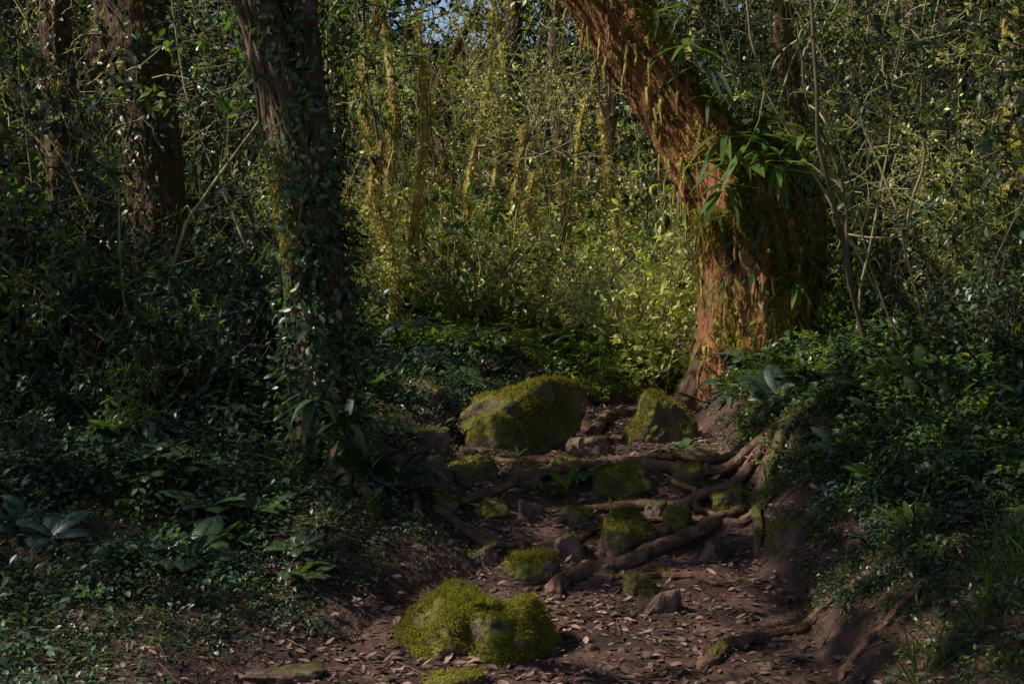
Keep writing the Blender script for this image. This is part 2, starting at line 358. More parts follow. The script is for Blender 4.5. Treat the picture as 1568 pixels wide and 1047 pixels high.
# low herbs
x,y=pts(19000,4.6,17,1.,1.1);s=side(x,y)
dens=np.clip((s-.01)/.3,0,1)*.97+.012;dens=dens*np.clip(.85+.8*fbm(x*1.1,y*1.1,2.,2),.2,1)
dens=np.where(y<6.8,dens*.6,dens)
k=rng.random(len(x))<dens;x,y=x[k],y[k]
bx=rng.uniform(1.25,3.6,2600);by=rng.uniform(5.6,10.2,2600);k=(side(bx,by)>.06)&(rng.random(2600)<np.clip(.6+.9*fbm(bx*1.7,by*1.7,12.,2),0,1));x=np.concatenate([x,bx[k]]);y=np.concatenate([y,by[k]])
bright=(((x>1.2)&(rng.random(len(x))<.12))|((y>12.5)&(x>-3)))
sc=rng.uniform(.5,1.25,len(x))*np.clip(.5+side(x,y)*.6,.5,1.15)*np.clip(y/9,.7,1.1)
scatter('ground_cover_plants',C_herb,ground(x[~bright],y[~bright]),sc[~bright])
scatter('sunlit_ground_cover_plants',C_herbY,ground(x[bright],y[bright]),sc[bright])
# grass on right bank
x=rng.uniform(1.4,5.5,1900);y=rng.uniform(5.5,13,1900);s=side(x,y);k=(s>.12)&(rng.random(1900)<np.clip(.3+.9*vnoise(x*1.5,y*1.5,4.),0.03,1))
x,y=x[k],y[k];scatter('grass',C_grass,ground(x,y),rng.uniform(.35,.85,len(x)))
# rosettes + ferns
x,y=pts(900,7.3,15,1);s=side(x,y);k=(s>.12)&(rng.random(900)<.55);x,y=x[k],y[k]
scatter('broad_leaf_plants',C_ros,ground(x,y),rng.uniform(.4,.95,len(x)))
x,y=pts(560,7.2,18,1);s=side(x,y);k=(s>.35);x,y=x[k],y[k]
scatter('ferns',C_fern,ground(x,y,.02),rng.uniform(.5,1.2,len(x))*np.clip(y/10,.6,1))
# shrubs
x,y=pts(1600,8,25,1.5);s=side(x,y);q=x/y
k=((s>.7)|(y>13.5))&~((q>-.125)&(q<.15)&(y<13.6))&~((x>1.0)&(x<3.1)&(y<12.7))&~((x>-1.9)&(x<-.8)&(y<9.6))&~((q>.105)&(q<.135)&(y<16))
k&=~((y<9.3)&(rng.random(len(x))<.5))
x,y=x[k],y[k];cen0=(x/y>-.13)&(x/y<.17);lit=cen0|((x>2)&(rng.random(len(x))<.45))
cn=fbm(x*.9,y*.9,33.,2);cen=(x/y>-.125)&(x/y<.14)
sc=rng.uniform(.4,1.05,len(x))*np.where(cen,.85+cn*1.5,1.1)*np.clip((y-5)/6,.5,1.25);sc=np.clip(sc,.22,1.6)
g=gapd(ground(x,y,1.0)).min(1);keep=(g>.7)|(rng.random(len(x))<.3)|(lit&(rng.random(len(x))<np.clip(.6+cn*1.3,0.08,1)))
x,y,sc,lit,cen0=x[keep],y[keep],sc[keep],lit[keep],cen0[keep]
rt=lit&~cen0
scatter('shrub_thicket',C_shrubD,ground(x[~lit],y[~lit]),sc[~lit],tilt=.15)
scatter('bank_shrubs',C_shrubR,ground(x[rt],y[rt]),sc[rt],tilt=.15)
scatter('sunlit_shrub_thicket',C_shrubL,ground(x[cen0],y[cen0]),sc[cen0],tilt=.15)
# understory foliage filling the wood above head height
def fill(n,y0,y1,zlo,sc0,sc1,p=1.):
    x,y=pts(n,y0,y1,2.,p);gz=terr(x,y);z=gz+zlo+(1.5+.28*y+.8-gz-zlo)*rng.random(n)
    return x,y,z,rng.uniform(sc0,sc1,n)
x,y,z,sc=fill(980,9.8,27,1.3,.45,1.05)
q=x/y;e=(z-1.5)/y
k=~((q>-.12)&(q<.2)&(y<15.5))
k&=~((q>-.11)&(q<.16)&(y<22)&(e<.07)&(rng.random(len(x))<.8))
k&=~((q>.035)&(q<.085)&(e>.09)&(e<.19)&(y<33))
k&=~((q>.02)&(q<.26)&(y<13.3))&~((q>-.31)&(q<-.21)&(y<14.5))&~((q>-.37)&(q<-.31)&(y<14)&(rng.random(len(x))<.7))&~((q>-.2)&(q<-.10)&(y<10.5))
P=np.stack([x,y,z],1);g=gapd(P).min(1);k&=(g>1.1*sc)|(rng.random(len(x))<.03)
P=P[k];sc=sc[k];q=P[:,0]/P[:,1]
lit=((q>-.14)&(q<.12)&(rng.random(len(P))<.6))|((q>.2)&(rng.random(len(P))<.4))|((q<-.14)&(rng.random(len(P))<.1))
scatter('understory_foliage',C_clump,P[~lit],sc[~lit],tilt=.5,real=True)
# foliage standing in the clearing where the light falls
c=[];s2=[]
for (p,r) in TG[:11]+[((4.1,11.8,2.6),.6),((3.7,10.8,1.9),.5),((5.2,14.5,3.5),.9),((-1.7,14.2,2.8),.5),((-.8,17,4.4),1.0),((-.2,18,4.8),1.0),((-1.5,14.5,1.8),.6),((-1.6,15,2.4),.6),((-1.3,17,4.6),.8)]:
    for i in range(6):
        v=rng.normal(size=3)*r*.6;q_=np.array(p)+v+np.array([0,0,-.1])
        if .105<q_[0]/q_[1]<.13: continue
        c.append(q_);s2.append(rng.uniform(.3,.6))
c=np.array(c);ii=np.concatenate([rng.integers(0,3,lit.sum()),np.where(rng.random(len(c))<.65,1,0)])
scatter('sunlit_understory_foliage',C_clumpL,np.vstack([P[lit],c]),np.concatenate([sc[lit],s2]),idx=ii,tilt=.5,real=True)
# bare mossy twigs
x,y,z,sc=fill(220,11,24,.6,.5,1.1);q=x/y
k=~((q>.02)&(q<.23)&(y<13.5))&~((q>-.12)&(q<.15)&(y<14))&~((q>-.30)&(q<-.215)&(y<14))
P=np.stack([x,y,z],1);k&=(gapd(P).min(1)>.5)|(rng.random(len(x))<.3)
scatter('bare_twigs',C_bare,P[k],sc[k],tilt=.8)
# distant forest
n=900;y=rng.uniform(26,50,n);x=rng.uniform(-1,1,n)*(.44*y+2.5);z=terr(x,y)+rng.random(n)*(.38*y)
P=np.stack([x,y,z],1);g=gapd(P).min(1);k=(g>.6)|(rng.random(n)<.3)
scatter('distant_forest',C_far,P[k],rng.uniform(1.4,2.5,k.sum()),tilt=.8,real=True)
# unseen canopy, shaped to shade the wood and let sun onto the clearing
n=1350;x=rng.uniform(-26,18,n);y=rng.uniform(-14,38,n);z=rng.uniform(8.5,14,n)+np.clip(y-15,0,40)*.25
P=np.stack([x,y,z],1);sc=rng.uniform(1.0,1.9,n);g=gapd(P).min(1)
k=(g>1.25*sc)&((y>1)|(rng.random(n)<.6))&~((x>-6)&(x<5)&(y>13)&(y<27))
scatter('unseen_shade_canopy',C_can,P[k],sc[k],tilt=.8,real=True)
# ---------------------------------------------------------------- trunks
def barkdisp(k=7,amp=.05,fine=.012,sq=1.2,seed=0.):
    def f(r,th,s):
        c=np.cos(th);n=np.sin(th)
        a=fbm(c*k*.5+seed,n*k*.5,s*sq*.6,3);rg=1-np.abs(fbm(c*k+seed,n*k,s*sq,3))*2
        big=fbm(c*1.2+seed,n*1.2,s*.8,2)
        return r*(1+.16*big)+amp*(rg-.6)*.6+amp*.5*a+fine*fbm(c*k*5,n*k*5,s*14,2)
    return f
def surf_scatter(b,Q,Nn,n,mat,L,W,T=OV,down=.5,out=.6,mask=None,off=.01,droop=.3,sideways=.5):
    q=Q.reshape(-1,3);nn=Nn.reshape(-1,3)
    w=np.ones(len(q)) if mask is None else np.clip(mask(q,nn),0,None)
    i=rng.choice(len(q),n,p=w/w.sum());p=q[i]+nn[i]*off*rng.random((n,1))+rng.normal(size=(n,3))*.008
    d=nn[i]*out+np.array([0,0,-down])+rdir(n)*sideways;s=rng.uniform(.5,1.25,n)
    leaves(b,p,d,nn[i]+rdir(n)*.45+np.array([0,0,.3]),L*s,W*s,mat,T,droop=droop*rng.random(n))
# --- big mossy leaning tree
big=empty('mossy_leaning_tree')
bk=B()
main=spline([(1.98,12.2,.6,.8),(1.97,12.1,.95,.54),(1.98,12,1.25,.45),(2.02,12,1.6,.43),(2.04,12,2.15,.46),(1.95,12,2.65,.46),(1.72,12,2.98,.36),(1.5,12,3.28,.28),(1.28,12,3.62,.25),(1.0,12,4.0,.23),(.72,12,4.4,.21),(.36,12.1,4.9,.21),(-.1,12.3,5.7,.2),(-.4,12.6,7,.2),(-.5,13,9,.16),(-.3,13.4,11,.10)],.03)
Q1,N1=tube(bk,main[:,:3],main[:,3],150,'bark_red',disp=barkdisp(6,.14,.03,.9))
stub=spline([(2.2,12.12,1.5,.3),(2.3,12.05,2.1,.34),(2.33,12,2.6,.30),(2.25,12,2.95,.24),(2.12,12,3.2,.19),(2.05,12,3.36,.12)],.03)
Q2,N2=tube(bk,stub[:,:3],stub[:,3],90,'bark',disp=barkdisp(6,.08,.02,1.,5.),cap=True)
st2=spline([(1.95,12.3,2.9,.16),(1.74,12.3,3.35,.14),(1.4,12.3,3.85,.12),(1.15,12.35,4.35,.12),(.95,12.5,5.2,.11),(.9,12.8,7,.09),(1.2,13,9,.05)],.04)
Q3,N3=tube(bk,st2[:,:3],st2[:,3],40,'bark',disp=barkdisp(5,.03,.01,1.,9.))
for a in (0.3,1.3,2.2,3.4,4.4,5.4):
    x0,y0=2.0+.3*math.cos(a),12.1+.3*math.sin(a);x1,y1=2.0+.9*math.cos(a),12.1+.9*math.sin(a)
    r=spline([(x0,y0,1.4,.13),((x0+x1)/2,(y0+y1)/2,float(terr((x0+x1)/2,(y0+y1)/2))+.08,.10),(x1,y1,float(terr(x1,y1))-.07,.05)],.03)
    tube(bk,r[:,:3],r[:,3],28,'bark',disp=barkdisp(5,.03,.01,2.,a))
bk.obj('trunk',big)
b=B()
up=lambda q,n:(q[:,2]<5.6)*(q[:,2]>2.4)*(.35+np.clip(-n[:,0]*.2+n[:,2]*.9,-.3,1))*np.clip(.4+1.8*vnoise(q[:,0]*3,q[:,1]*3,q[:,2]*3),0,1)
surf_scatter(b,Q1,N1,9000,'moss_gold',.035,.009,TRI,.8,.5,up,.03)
surf_scatter(b,Q1,N1,36000,'moss_bl',.035,.010,TRI,.4,.8,lambda q,n:(q[:,2]<6)*np.clip(n[:,2]+.3,0,1)*np.clip(.6+1.6*vnoise(q[:,0]*2.5,q[:,1]*2.5,q[:,2]*2.5),0,1),.03)
low=lambda q,n:(q[:,2]<2.6)*(q[:,2]>.9)*np.clip(.3+n[:,0]*.3+1.8*vnoise(q[:,0]*5,q[:,1]*5,q[:,2]*2),0,1)
surf_scatter(b,Q1,N1,22000,'moss_bl',.04,.011,TRI,.8,.5,low,.04)
surf_scatter(b,Q2,N2,9000,'moss_bl',.06,.012,TRI,1.,.4,None,.03)
surf_scatter(b,Q3,N3,5000,'moss_bl',.05,.012,TRI,.6,.5,lambda q,n:(q[:,2]<6)*1.,.02)
b.obj('moss',big)
b=B()
w=np.where((Q1[...,2]>1.2)&(Q1[...,2]<4.9)&(N1[...,1]<.4),1.,0).ravel()
for i in rng.choice(len(w),320,p=w/w.sum()):
    p=Q1.reshape(-1,3)[i]+N1.reshape(-1,3)[i]*.015;L=rng.uniform(.06,.24)
    P=p+np.array([[0,0,-t*L] for t in np.linspace(0,1,6)])+np.cumsum(rng.normal(size=(6,3))*.007,0)
    mossy=rng.random()<.6
    tube(b,P,np.linspace(.02,.006,6),6,'bark_moss' if mossy else 'bark_red')
    if mossy: leaves(b,np.repeat(P,9,0),rdir(54)+[0,0,-.6],rdir(54),.03,.010,'moss_gold' if (P[0][2]>2.5 and rng.random()<.5) else 'moss_bl',TRI)
b.obj('hanging_moss',big)
b=B()
surf_scatter(b,Q1,N1,300,'leaf_dark',.10,.045,LAN,.7,.5,lambda q,n:(q[:,2]>2.0)*(q[:,2]<3.6)*(q[:,0]>1.75)*(n[:,1]<.4),.04,.5)
surf_scatter(b,Q2,N2,420,'leaf_dark',.09,.05,OV,.6,.5,None,.04,.5)
surf_scatter(b,Q1,N1,260,'leaf_mid',.09,.045,OV,.6,.5,lambda q,n:(q[:,2]>.8)*(q[:,2]<2)*(q[:,0]>1.9),.04,.5)
b.obj('ivy_leaves',big)
b=B()
def ros_at(b,p,n,L,W,mat,out=(0,-1,0),up=.6,droop=1.0):
    a=rng.random(n)*6.28;d=np.stack([np.cos(a),np.sin(a)*.8,rng.uniform(-.2,1.,n)*up],1)+np.array(out)*.7
    s=rng.uniform(.55,1.15,n);leaves(b,np.array(p)+rng.normal(size=(n,3))*.025,d,np.array([0,0,1.])+rdir(n)*.2,L*s,W*s,mat,STRAP,droop=rng.uniform(.2,1.1,n)*droop)
for p,n,L,W in [((1.72,11.6,3.15),16,.42,.05),((1.55,11.75,3.75),16,.45,.06),((1.45,11.8,3.95),12,.42,.06),((1.85,11.5,2.95),18,.38,.055),((1.72,11.5,2.75),14,.34,.06),((2.1,11.7,3.3),14,.35,.06),((1.95,11.55,3.15),12,.4,.05),((1.7,11.55,2.5),10,.3,.06),((2.2,11.6,2.9),12,.35,.055),((1.2,12.1,4.3),12,.45,.06),((2.3,11.6,2.0),10,.28,.06),((2.05,11.5,3.0),12,.4,.04),((1.62,11.6,3.5),12,.4,.05),((2.4,11.6,3.2),10,.4,.05)]:
    ros_at(b,p,n,L,W,'leaf_cool' if rng.random()<.25 else 'leaf_mid')
b.obj('epiphyte_leaves',big)
# --- left ivy tree
def limbs(b,P,R,mat,n=6,z0=6.5):
    k=np.where(P[:,2]>z0)[0]
    for i in rng.choice(k,n):
        Q=wander(P[i],nrm(rdir(1,.6)[0]*np.array([1,1,.6])),rng.uniform(2,3.5),8,.15,.03);tube(b,Q,np.linspace(R[i]*.5,.02,9),7,mat)
tA=empty('ivy_covered_tree');b=B()
A=spline([(-1.1,9.1,.1,.38),(-1.15,9.05,.5,.26),(-1.18,9,.85,.18),(-1.21,9,1.2,.155),(-1.25,9,1.8,.15),(-1.32,9,2.4,.15),(-1.45,9,3.0,.135),(-1.60,9,3.6,.125),(-1.8,9.05,4.5,.12),(-1.9,9.1,6,.12),(-1.8,9.2,8,.11),(-1.9,9.3,11,.07)],.025)
QA,NA=tube(b,A[:,:3],A[:,3],90,'bark_pale',disp=barkdisp(7,.045,.01,.7,3.))
A2=spline([(-1.0,9.1,.3,.14),(-1.08,9.0,.9,.09),(-1.12,8.95,1.8,.08),(-1.2,8.95,2.6,.08),(-1.28,9,3.2,.08),(-1.33,9.05,3.8,.08),(-1.3,9.2,5,.08),(-1.1,9.3,8,.05)],.03)
QB,NB=tube(b,A2[:,:3],A2[:,3],40,'bark',disp=barkdisp(5,.02,.008,1.,7.))
for a in (3.3,4.2,4.9,5.7,.2):
    x1,y1=-1.1+.75*math.cos(a),9.05+.75*math.sin(a)
    r=spline([(-1.13+.12*math.cos(a),9.05+.12*math.sin(a),.85,.10),(-1.1+.4*math.cos(a),9.05+.4*math.sin(a),float(terr(-1.1+.4*math.cos(a),9.05+.4*math.sin(a)))+.07,.07),(x1,y1,float(terr(x1,y1))-.03,.04)],.03)
    tube(b,r[:,:3],r[:,3],20,'bark',disp=barkdisp(5,.02,.008,2.,a))
limbs(b,A[:,:3],A[:,3],'bark_pale')
b.obj('trunk',tA)
b=B()
ms=lambda q,n:(q[:,2]<4.6)*np.clip(.45+n[:,0]*.6+np.clip(3.2-q[:,2],0,1)*.6+.8*vnoise(q[:,0]*4,q[:,1]*4,q[:,2]*3),0,1)
surf_scatter(b,QA,NA,3600,'leaf_dark',.065,.035,OV,.6,.7,ms,.13,.4,.9)
surf_scatter(b,QB,NB,2000,'leaf_dark',.06,.032,OV,.6,.7,lambda q,n:(q[:,2]<4.6)*1.,.14,.4,.9)
surf_scatter(b,QA,NA,1700,'leaf_mid',.06,.032,OV,.6,.7,ms,.17,.4,.9)
surf_scatter(b,QA,NA,12000,'moss_bl',.03,.009,TRI,.8,.5,lambda q,n:(q[:,2]<3)*np.clip(.2+vnoise(q[:,0]*4,q[:,1]*4,q[:,2]*2),0,1),.02)
for p in [(-1.0,8.7,1.0),(-.95,8.75,.8),(-1.2,8.7,1.15),(-.85,8.7,.65),(-1.25,8.75,1.6)]: ros_at(b,p,9,.2,.055,'leaf_dark')
b.obj('ivy_leaves',tA)
b=B()
for i in range(22):
    j=rng.integers(20,150);a=rng.random()*6.28;P=[];
    n=30;ph=rng.uniform(-.12,.12)
    for t in range(n):
        c=A[min(j+t*3,len(A)-1)];r=c[3]*1.12+.02;P.append(c[:3]+np.array([math.cos(a+ph*t)*r,math.sin(a+ph*t)*r,0]))
    tube(b,np.array(P)+rng.normal(size=(n,3))*.006,rng.uniform(.004,.012),5,'twig')
b.obj('vine_stems',tA)
# --- other trees
def tree(name,C,mat,ivy=0,moss=0,sides=56,amp=.03):
    e=empty(name);b=B();S=spline(C,.04);Q,Nn=tube(b,S[:,:3],S[:,3],sides,mat,disp=barkdisp(6,amp,.01,.8,rng.random()*20))
    limbs(b,S[:,:3],S[:,3],mat,5,7);b.obj('trunk',e)
    if ivy or moss:
        b=B()
        if ivy: surf_scatter(b,Q,Nn,ivy,'leaf_dark',.085,.042,OV,.7,.6,lambda q,n:(q[:,2]<7)*np.clip(.4+vnoise(q[:,0]*3,q[:,1]*3,q[:,2]*1.5),0,1),.10,.4,.8)
        if moss: surf_scatter(b,Q,Nn,moss,'moss_gold' if (rng.random()<.5 and mat=='bark_moss') else 'moss_bl',.05,.012,TRI,.8,.5,lambda q,n:(q[:,2]<8)*np.clip(.5+vnoise(q[:,0]*3,q[:,1]*3,q[:,2]*2),0.05,1),.03)
        b.obj('ivy_and_moss',e)
def trunkpts(x,y,lean,h,r,wob=.16,n=8):
    z0=float(terr(x,y))-.2;P=[];
    for i in range(n):
        t=i/(n-1);P.append((x+lean*t*h+rng.normal()*wob*(i>0),y+rng.normal()*wob*(i>0),z0+h*t,r*(1.35 if i==0 else 1)*(1-.55*t)))
    return P
tree('rainforest_tree',[(-3.1,13,.8,.4),(-3.15,13,1.6,.28),(-3.2,13,2.3,.26),(-3.28,13,3.1,.25),(-3.42,13,4.2,.27),(-3.5,13,6,.22),(-3.4,13.2,9,.15),(-3.3,13.4,12,.08)],'bark',1800,4000)
tree('rainforest_tree',[(-4.35,14,.8,.22),(-4.4,14,2,.15),(-4.43,14,3.5,.15),(-4.5,14,5,.15),(-4.5,14,8,.1),(-4.4,14,12,.05)],'bark',1200,2500)
for x,y,l,h,r,i,m,mt in [(-1.35,16,-.02,9,.05,250,4000,'bark_moss'),(-.9,18.5,.05,10,.06,160,4000,'bark'),(-.35,20,-.04,10,.05,160,3000,'bark_moss'),(.7,24,.05,12,.10,60,2500,'bark_pale'),(1.55,24,-.01,12,.13,0,2500,'bark_pale'),
    (-1.9,14.6,-.05,9,.06,250,4000,'bark'),(2.5,21,.0,11,.11,100,4000,'bark_moss'),(-5.2,17,.03,12,.2,400,2000,'bark'),(-2.9,19,.02,12,.13,200,3000,'bark'),(4.1,12.4,.04,10,.11,300,6000,'bark_moss'),
    (3.5,17,-.05,11,.14,300,3000,'bark'),(5.6,18,.02,12,.2,300,2500,'bark'),(-7,22,.0,13,.22,300,2000,'bark'),(.1,29,.0,14,.2,0,0,'bark'),(-4,27,.02,14,.22,0,0,'bark'),(4,30,.0,14,.2,0,0,'bark'),(7.5,26,.0,14,.22,0,0,'bark')]:
    tree('forest_tree',trunkpts(x,y,l,h,r),mt,i,m,40)
# dead mossy stems standing in the light
for x,y,h,r in [(-1.22,14.2,1.9,.045),(-1.05,14.8,2.7,.05),(-.72,15.3,1.8,.04),(-1.75,15,2.3,.05),(.05,17,2.4,.05),(.6,18,2.2,.045),(-.3,16.2,1.7,.035),(-1.5,15.6,3.2,.035),(-.5,17.5,3.4,.035),(.9,19,3.6,.04),(.25,15.6,1.9,.025),(1.3,17.5,2.6,.035),(-.95,16.4,3.5,.03)]:
    z0=float(terr(x,y))-.1;S=spline([(x,y,z0,r*1.6),(x+rng.normal()*.05,y,z0+h*.35,r),(x+rng.normal()*.12,y,z0+h*.7,r*.9),(x+rng.normal()*.2,y,z0+h,r*.5)],.03)
    b=B();Q,Nn=tube(b,S[:,:3],S[:,3],18,'bark_moss',disp=barkdisp(4,.02,.01,2.,x*9),cap=True)
    surf_scatter(b,Q,Nn,2600,'moss_gold',.04,.012,TRI,.6,.7,None,.04)
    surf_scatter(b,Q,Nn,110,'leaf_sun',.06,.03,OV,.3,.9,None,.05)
    b.obj('mossy_dead_stem')
# saplings & lianas
b=B();c=0
while c<165:
    y=rng.uniform(9.8,27);x=rng.uniform(-1,1)*(.4*y+1);q=x/y
    if c>150: y=rng.uniform(14,20);x=rng.uniform(-.12,.1)*y;q=x/y
    if (-.13<q<.16 and y<14.) or (.02<q<.23 and y<13.2) or side(x,y)<.6: continue
    c+=1;P=wander((x,y,float(terr(x,y))-.1),(rng.normal()*.25,rng.normal()*.2,1),rng.uniform(2.5,8),16,.13,.05)
    r=rng.uniform(.006,.02);tube(b,P,np.linspace(r,r*.35,17),6,'mosstwig' if rng.random()<.5 else 'twig')
    for j in range(rng.integers(3,9)):
        k=rng.integers(3,16)
        if gapd(P[k:k+1]).min()<0 and rng.random()<.5: continue
        Qt=wander(P[k],rdir(1,.4)[0],rng.uniform(.4,1.3),8,.3,.0);tube(b,Qt,np.linspace(r*.5,.002,9),4,'mosstwig')
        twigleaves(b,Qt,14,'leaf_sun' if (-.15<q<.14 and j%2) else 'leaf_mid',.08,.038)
b.obj('saplings')
b=B()
for i in range(46):
    y=rng.uniform(10,22);x=rng.uniform(-.4,.42)*y
    if -.02<x/y<.22 and y<13: continue
    L=rng.uniform(3,7);P=np.array([x,y,rng.uniform(6,9)])+np.cumsum(np.concatenate([np.zeros((1,3)),rng.normal(size=(22,3))*np.array([.07,.07,.03])+[0,0,-L/22]]),0)
    tube(b,P,rng.uniform(.004,.012),5,'twig')
b.obj('hanging_lianas')
# overhanging branch top right
b=B()
for p,d,L in [((3.6,7.2,3.6),(-1,0,-.35),1.6),((3.7,7.6,3.2),(-1,.1,-.25),1.4),((3.9,8.6,2.9),(-1,0,-.1),1.2),((-3.2,7.5,3.4),(1,.1,-.3),1.1)]:
    P=wander(p,d,L,10,.12,-.03);tube(b,P,np.linspace(.014,.004,11),5,'twig')
    for j in range(14):
        Qt=wander(P[rng.integers(2,11)],rdir(1)[0]+np.array([-.3*np.sign(p[0]),0,-.3]),rng.uniform(.25,.55),6,.25,-.04);tube(b,Qt,.003,3,'twig');twigleaves(b,Qt,9,'leaf_mid' if j%2 else 'leaf_dark',.075,.032,LAN)
b.obj('overhanging_branch')
# ---------------------------------------------------------------- rocks
import bmesh
def ico(sub):
    bm=bmesh.new();bmesh.ops.create_icosphere(bm,subdivisions=sub,radius=1)
    v=np.array([q.co[:] for q in bm.verts]);f=np.array([[q.index for q in F.verts] for F in bm.faces]);bm.free();return v,f
ICO5=ico(6);ICO4=ico(5)
def rock(name,x,y,w,d,h,moss,seed,rot=0.,flat=.75,big=False,tufts=0):
    r=np.random.default_rng(seed);v,f=ICO5 if big else ICO4
    nr=nrm(r.normal(size=(11,3))*np.array([1,1,.7]));dist=r.uniform(.5,.85,11)
    tp=nrm(np.array([[r.normal()*.22,r.normal()*.22-.1,1]]));nr=np.vstack([nr,tp]);dist=np.append(dist,flat*.75)
    dt=v@nr.T;rad=np.where(dt>.05,dist/np.maximum(dt,.05),9)
    kk=22
    rad=-np.log(np.exp(-kk*np.minimum(rad,2)).sum(1)+math.exp(-kk*1.15))/kk
    p=v*rad[:,None];s=seed*3.1
    n1=fbm(v[:,0]*1.5+s,v[:,1]*1.5,v[:,2]*1.5,3);n2=fbm(v[:,0]*5+s,v[:,1]*5,v[:,2]*5,4);n3=1-np.abs(fbm(v[:,0]*3+s,v[:,1]*3+4,v[:,2]*3,3))*3
    p=p*(1+.22*n1+.08*n2-.05*np.clip(n3,0,1))[:,None]
    p=p/np.abs(p).max(0)
    p=p*np.array([w/2,d/2,h]);c,s_=math.cos(rot),math.sin(rot)
    p=np.stack([p[:,0]*c-p[:,1]*s_,p[:,0]*s_+p[:,1]*c,p[:,2]],1)
    z0=float(np.interp(y,ZY,ZZ)) if abs(x-path_c(y))<path_w(y) else float(terr(x,y))
    p+=np.array([x,y,z0])
    b=B();b.add(p,f,'rockmoss' if moss else 'rock',.5)
    if tufts:
        fn=np.cross(p[f[:,1]]-p[f[:,0]],p[f[:,2]]-p[f[:,0]]);vn=np.zeros_like(p)
        for i in range(3): np.add.at(vn,f[:,i],fn)
        ar=np.linalg.norm(vn,axis=1);ar=ar/ar.mean();vn=nrm(vn)
        m=lambda q,n:ar*np.clip(n[:,2]*.9-.1+1.9*fbm(q[:,0]*5+s,q[:,1]*5,q[:,2]*5,3),0,.6)*(n[:,2]>-.4)
        surf_scatter(b,p,vn,tufts,'moss_bl',.017,.006,TRI,-.05,.8,m,.006,.4,.9)
    return b.obj(name)
RK=[('mossy_boulder',.0,10.35,1.08,.85,.6,1,3,.1,1.3,True,32000),('mossy_boulder',1.05,10.5,.66,.5,.46,1,8,.3,1.2,True,9000),
('mossy_rock',-.27,6.95,.74,.6,.42,1,21,.05,.8,True,26000),('mossy_rock',-.0,6.88,.54,.5,.34,1,33,.5,.95,True,15000),
('rock',.08,7.95,.38,.32,.20,1,5,.4,.8,False,2500),('rock',.25,8.3,.46,.34,.22,0,6,.9,.7,False,400),('rock',.63,8.35,.48,.36,.26,1,7,.2,.9,False,4000),('rock',.73,9.25,.44,.34,.2,1,9,.1,.8,False,3000),
('rock',.58,10.1,.40,.3,.18,0,10,0,.9,False,300),('rock',-.66,10.6,.40,.3,.18,0,11,0,.8,False,800),('rock',-.6,9.75,.52,.36,.2,0,12,.5,.7,False,1500),('rock',-.22,9.5,.48,.3,.17,1,13,.2,.75,False,1500),
('rock',.70,7.75,.26,.22,.18,1,14,.2,.8,False,500),('rock',.78,7.42,.29,.2,.13,0,15,.6,.8,False,0),('rock',1.03,8.65,.27,.22,.18,1,16,.2,.8,False,600),('rock',1.17,8.28,.26,.18,.13,0,17,.8,.8,False,0),('rock',1.42,9.05,.36,.3,.22,1,18,.2,.8,False,1200),
('rock',-1.0,6.35,.5,.3,.07,0,19,.2,.6,False,0),('rock',-.26,6.25,.3,.24,.07,1,20,.1,.7,False,1200),('rock',-.13,8.95,.28,.22,.17,1,22,.7,.8,False,600),('rock',1.55,8.0,.26,.24,.2,1,23,.2,.8,False,2000),
('rock',-.15,10.0,.5,.35,.1,0,24,.2,.6,False,300),('rock',.35,9.7,.3,.25,.12,1,25,.2,.7,False,800),('rock',-.5,9.3,.28,.22,.15,0,26,.9,.8,False,200),('rock',.1,9.0,.22,.2,.1,0,27,.2,.8,False,0),('rock',.98,9.6,.26,.2,.1,0,28,.4,.8,False,0),('rock',-.42,8.6,.2,.2,.12,1,29,.2,.8,False,500),('rock',1.35,10.0,.3,.22,.1,0,30,.2,.8,False,100),
('rock',.42,8.75,.26,.2,.14,1,41,.3,.8,False,500),('rock',.9,8.95,.3,.22,.14,0,42,.9,.8,False,100),('rock',-.2,8.15,.26,.2,.12,0,43,.5,.8,False,100),('rock',.5,8.0,.2,.16,.1,0,44,.1,.8,False,0),('rock',1.15,9.35,.26,.2,.13,1,45,.1,.8,False,400),('rock',.1,9.45,.3,.24,.14,0,46,.7,.8,False,300)]
for n,x,y,w,d,h,m,s,r,fl,bg,tf in RK: rock(n,x,y,w,d,h,m,s,r,fl,bg,tf)
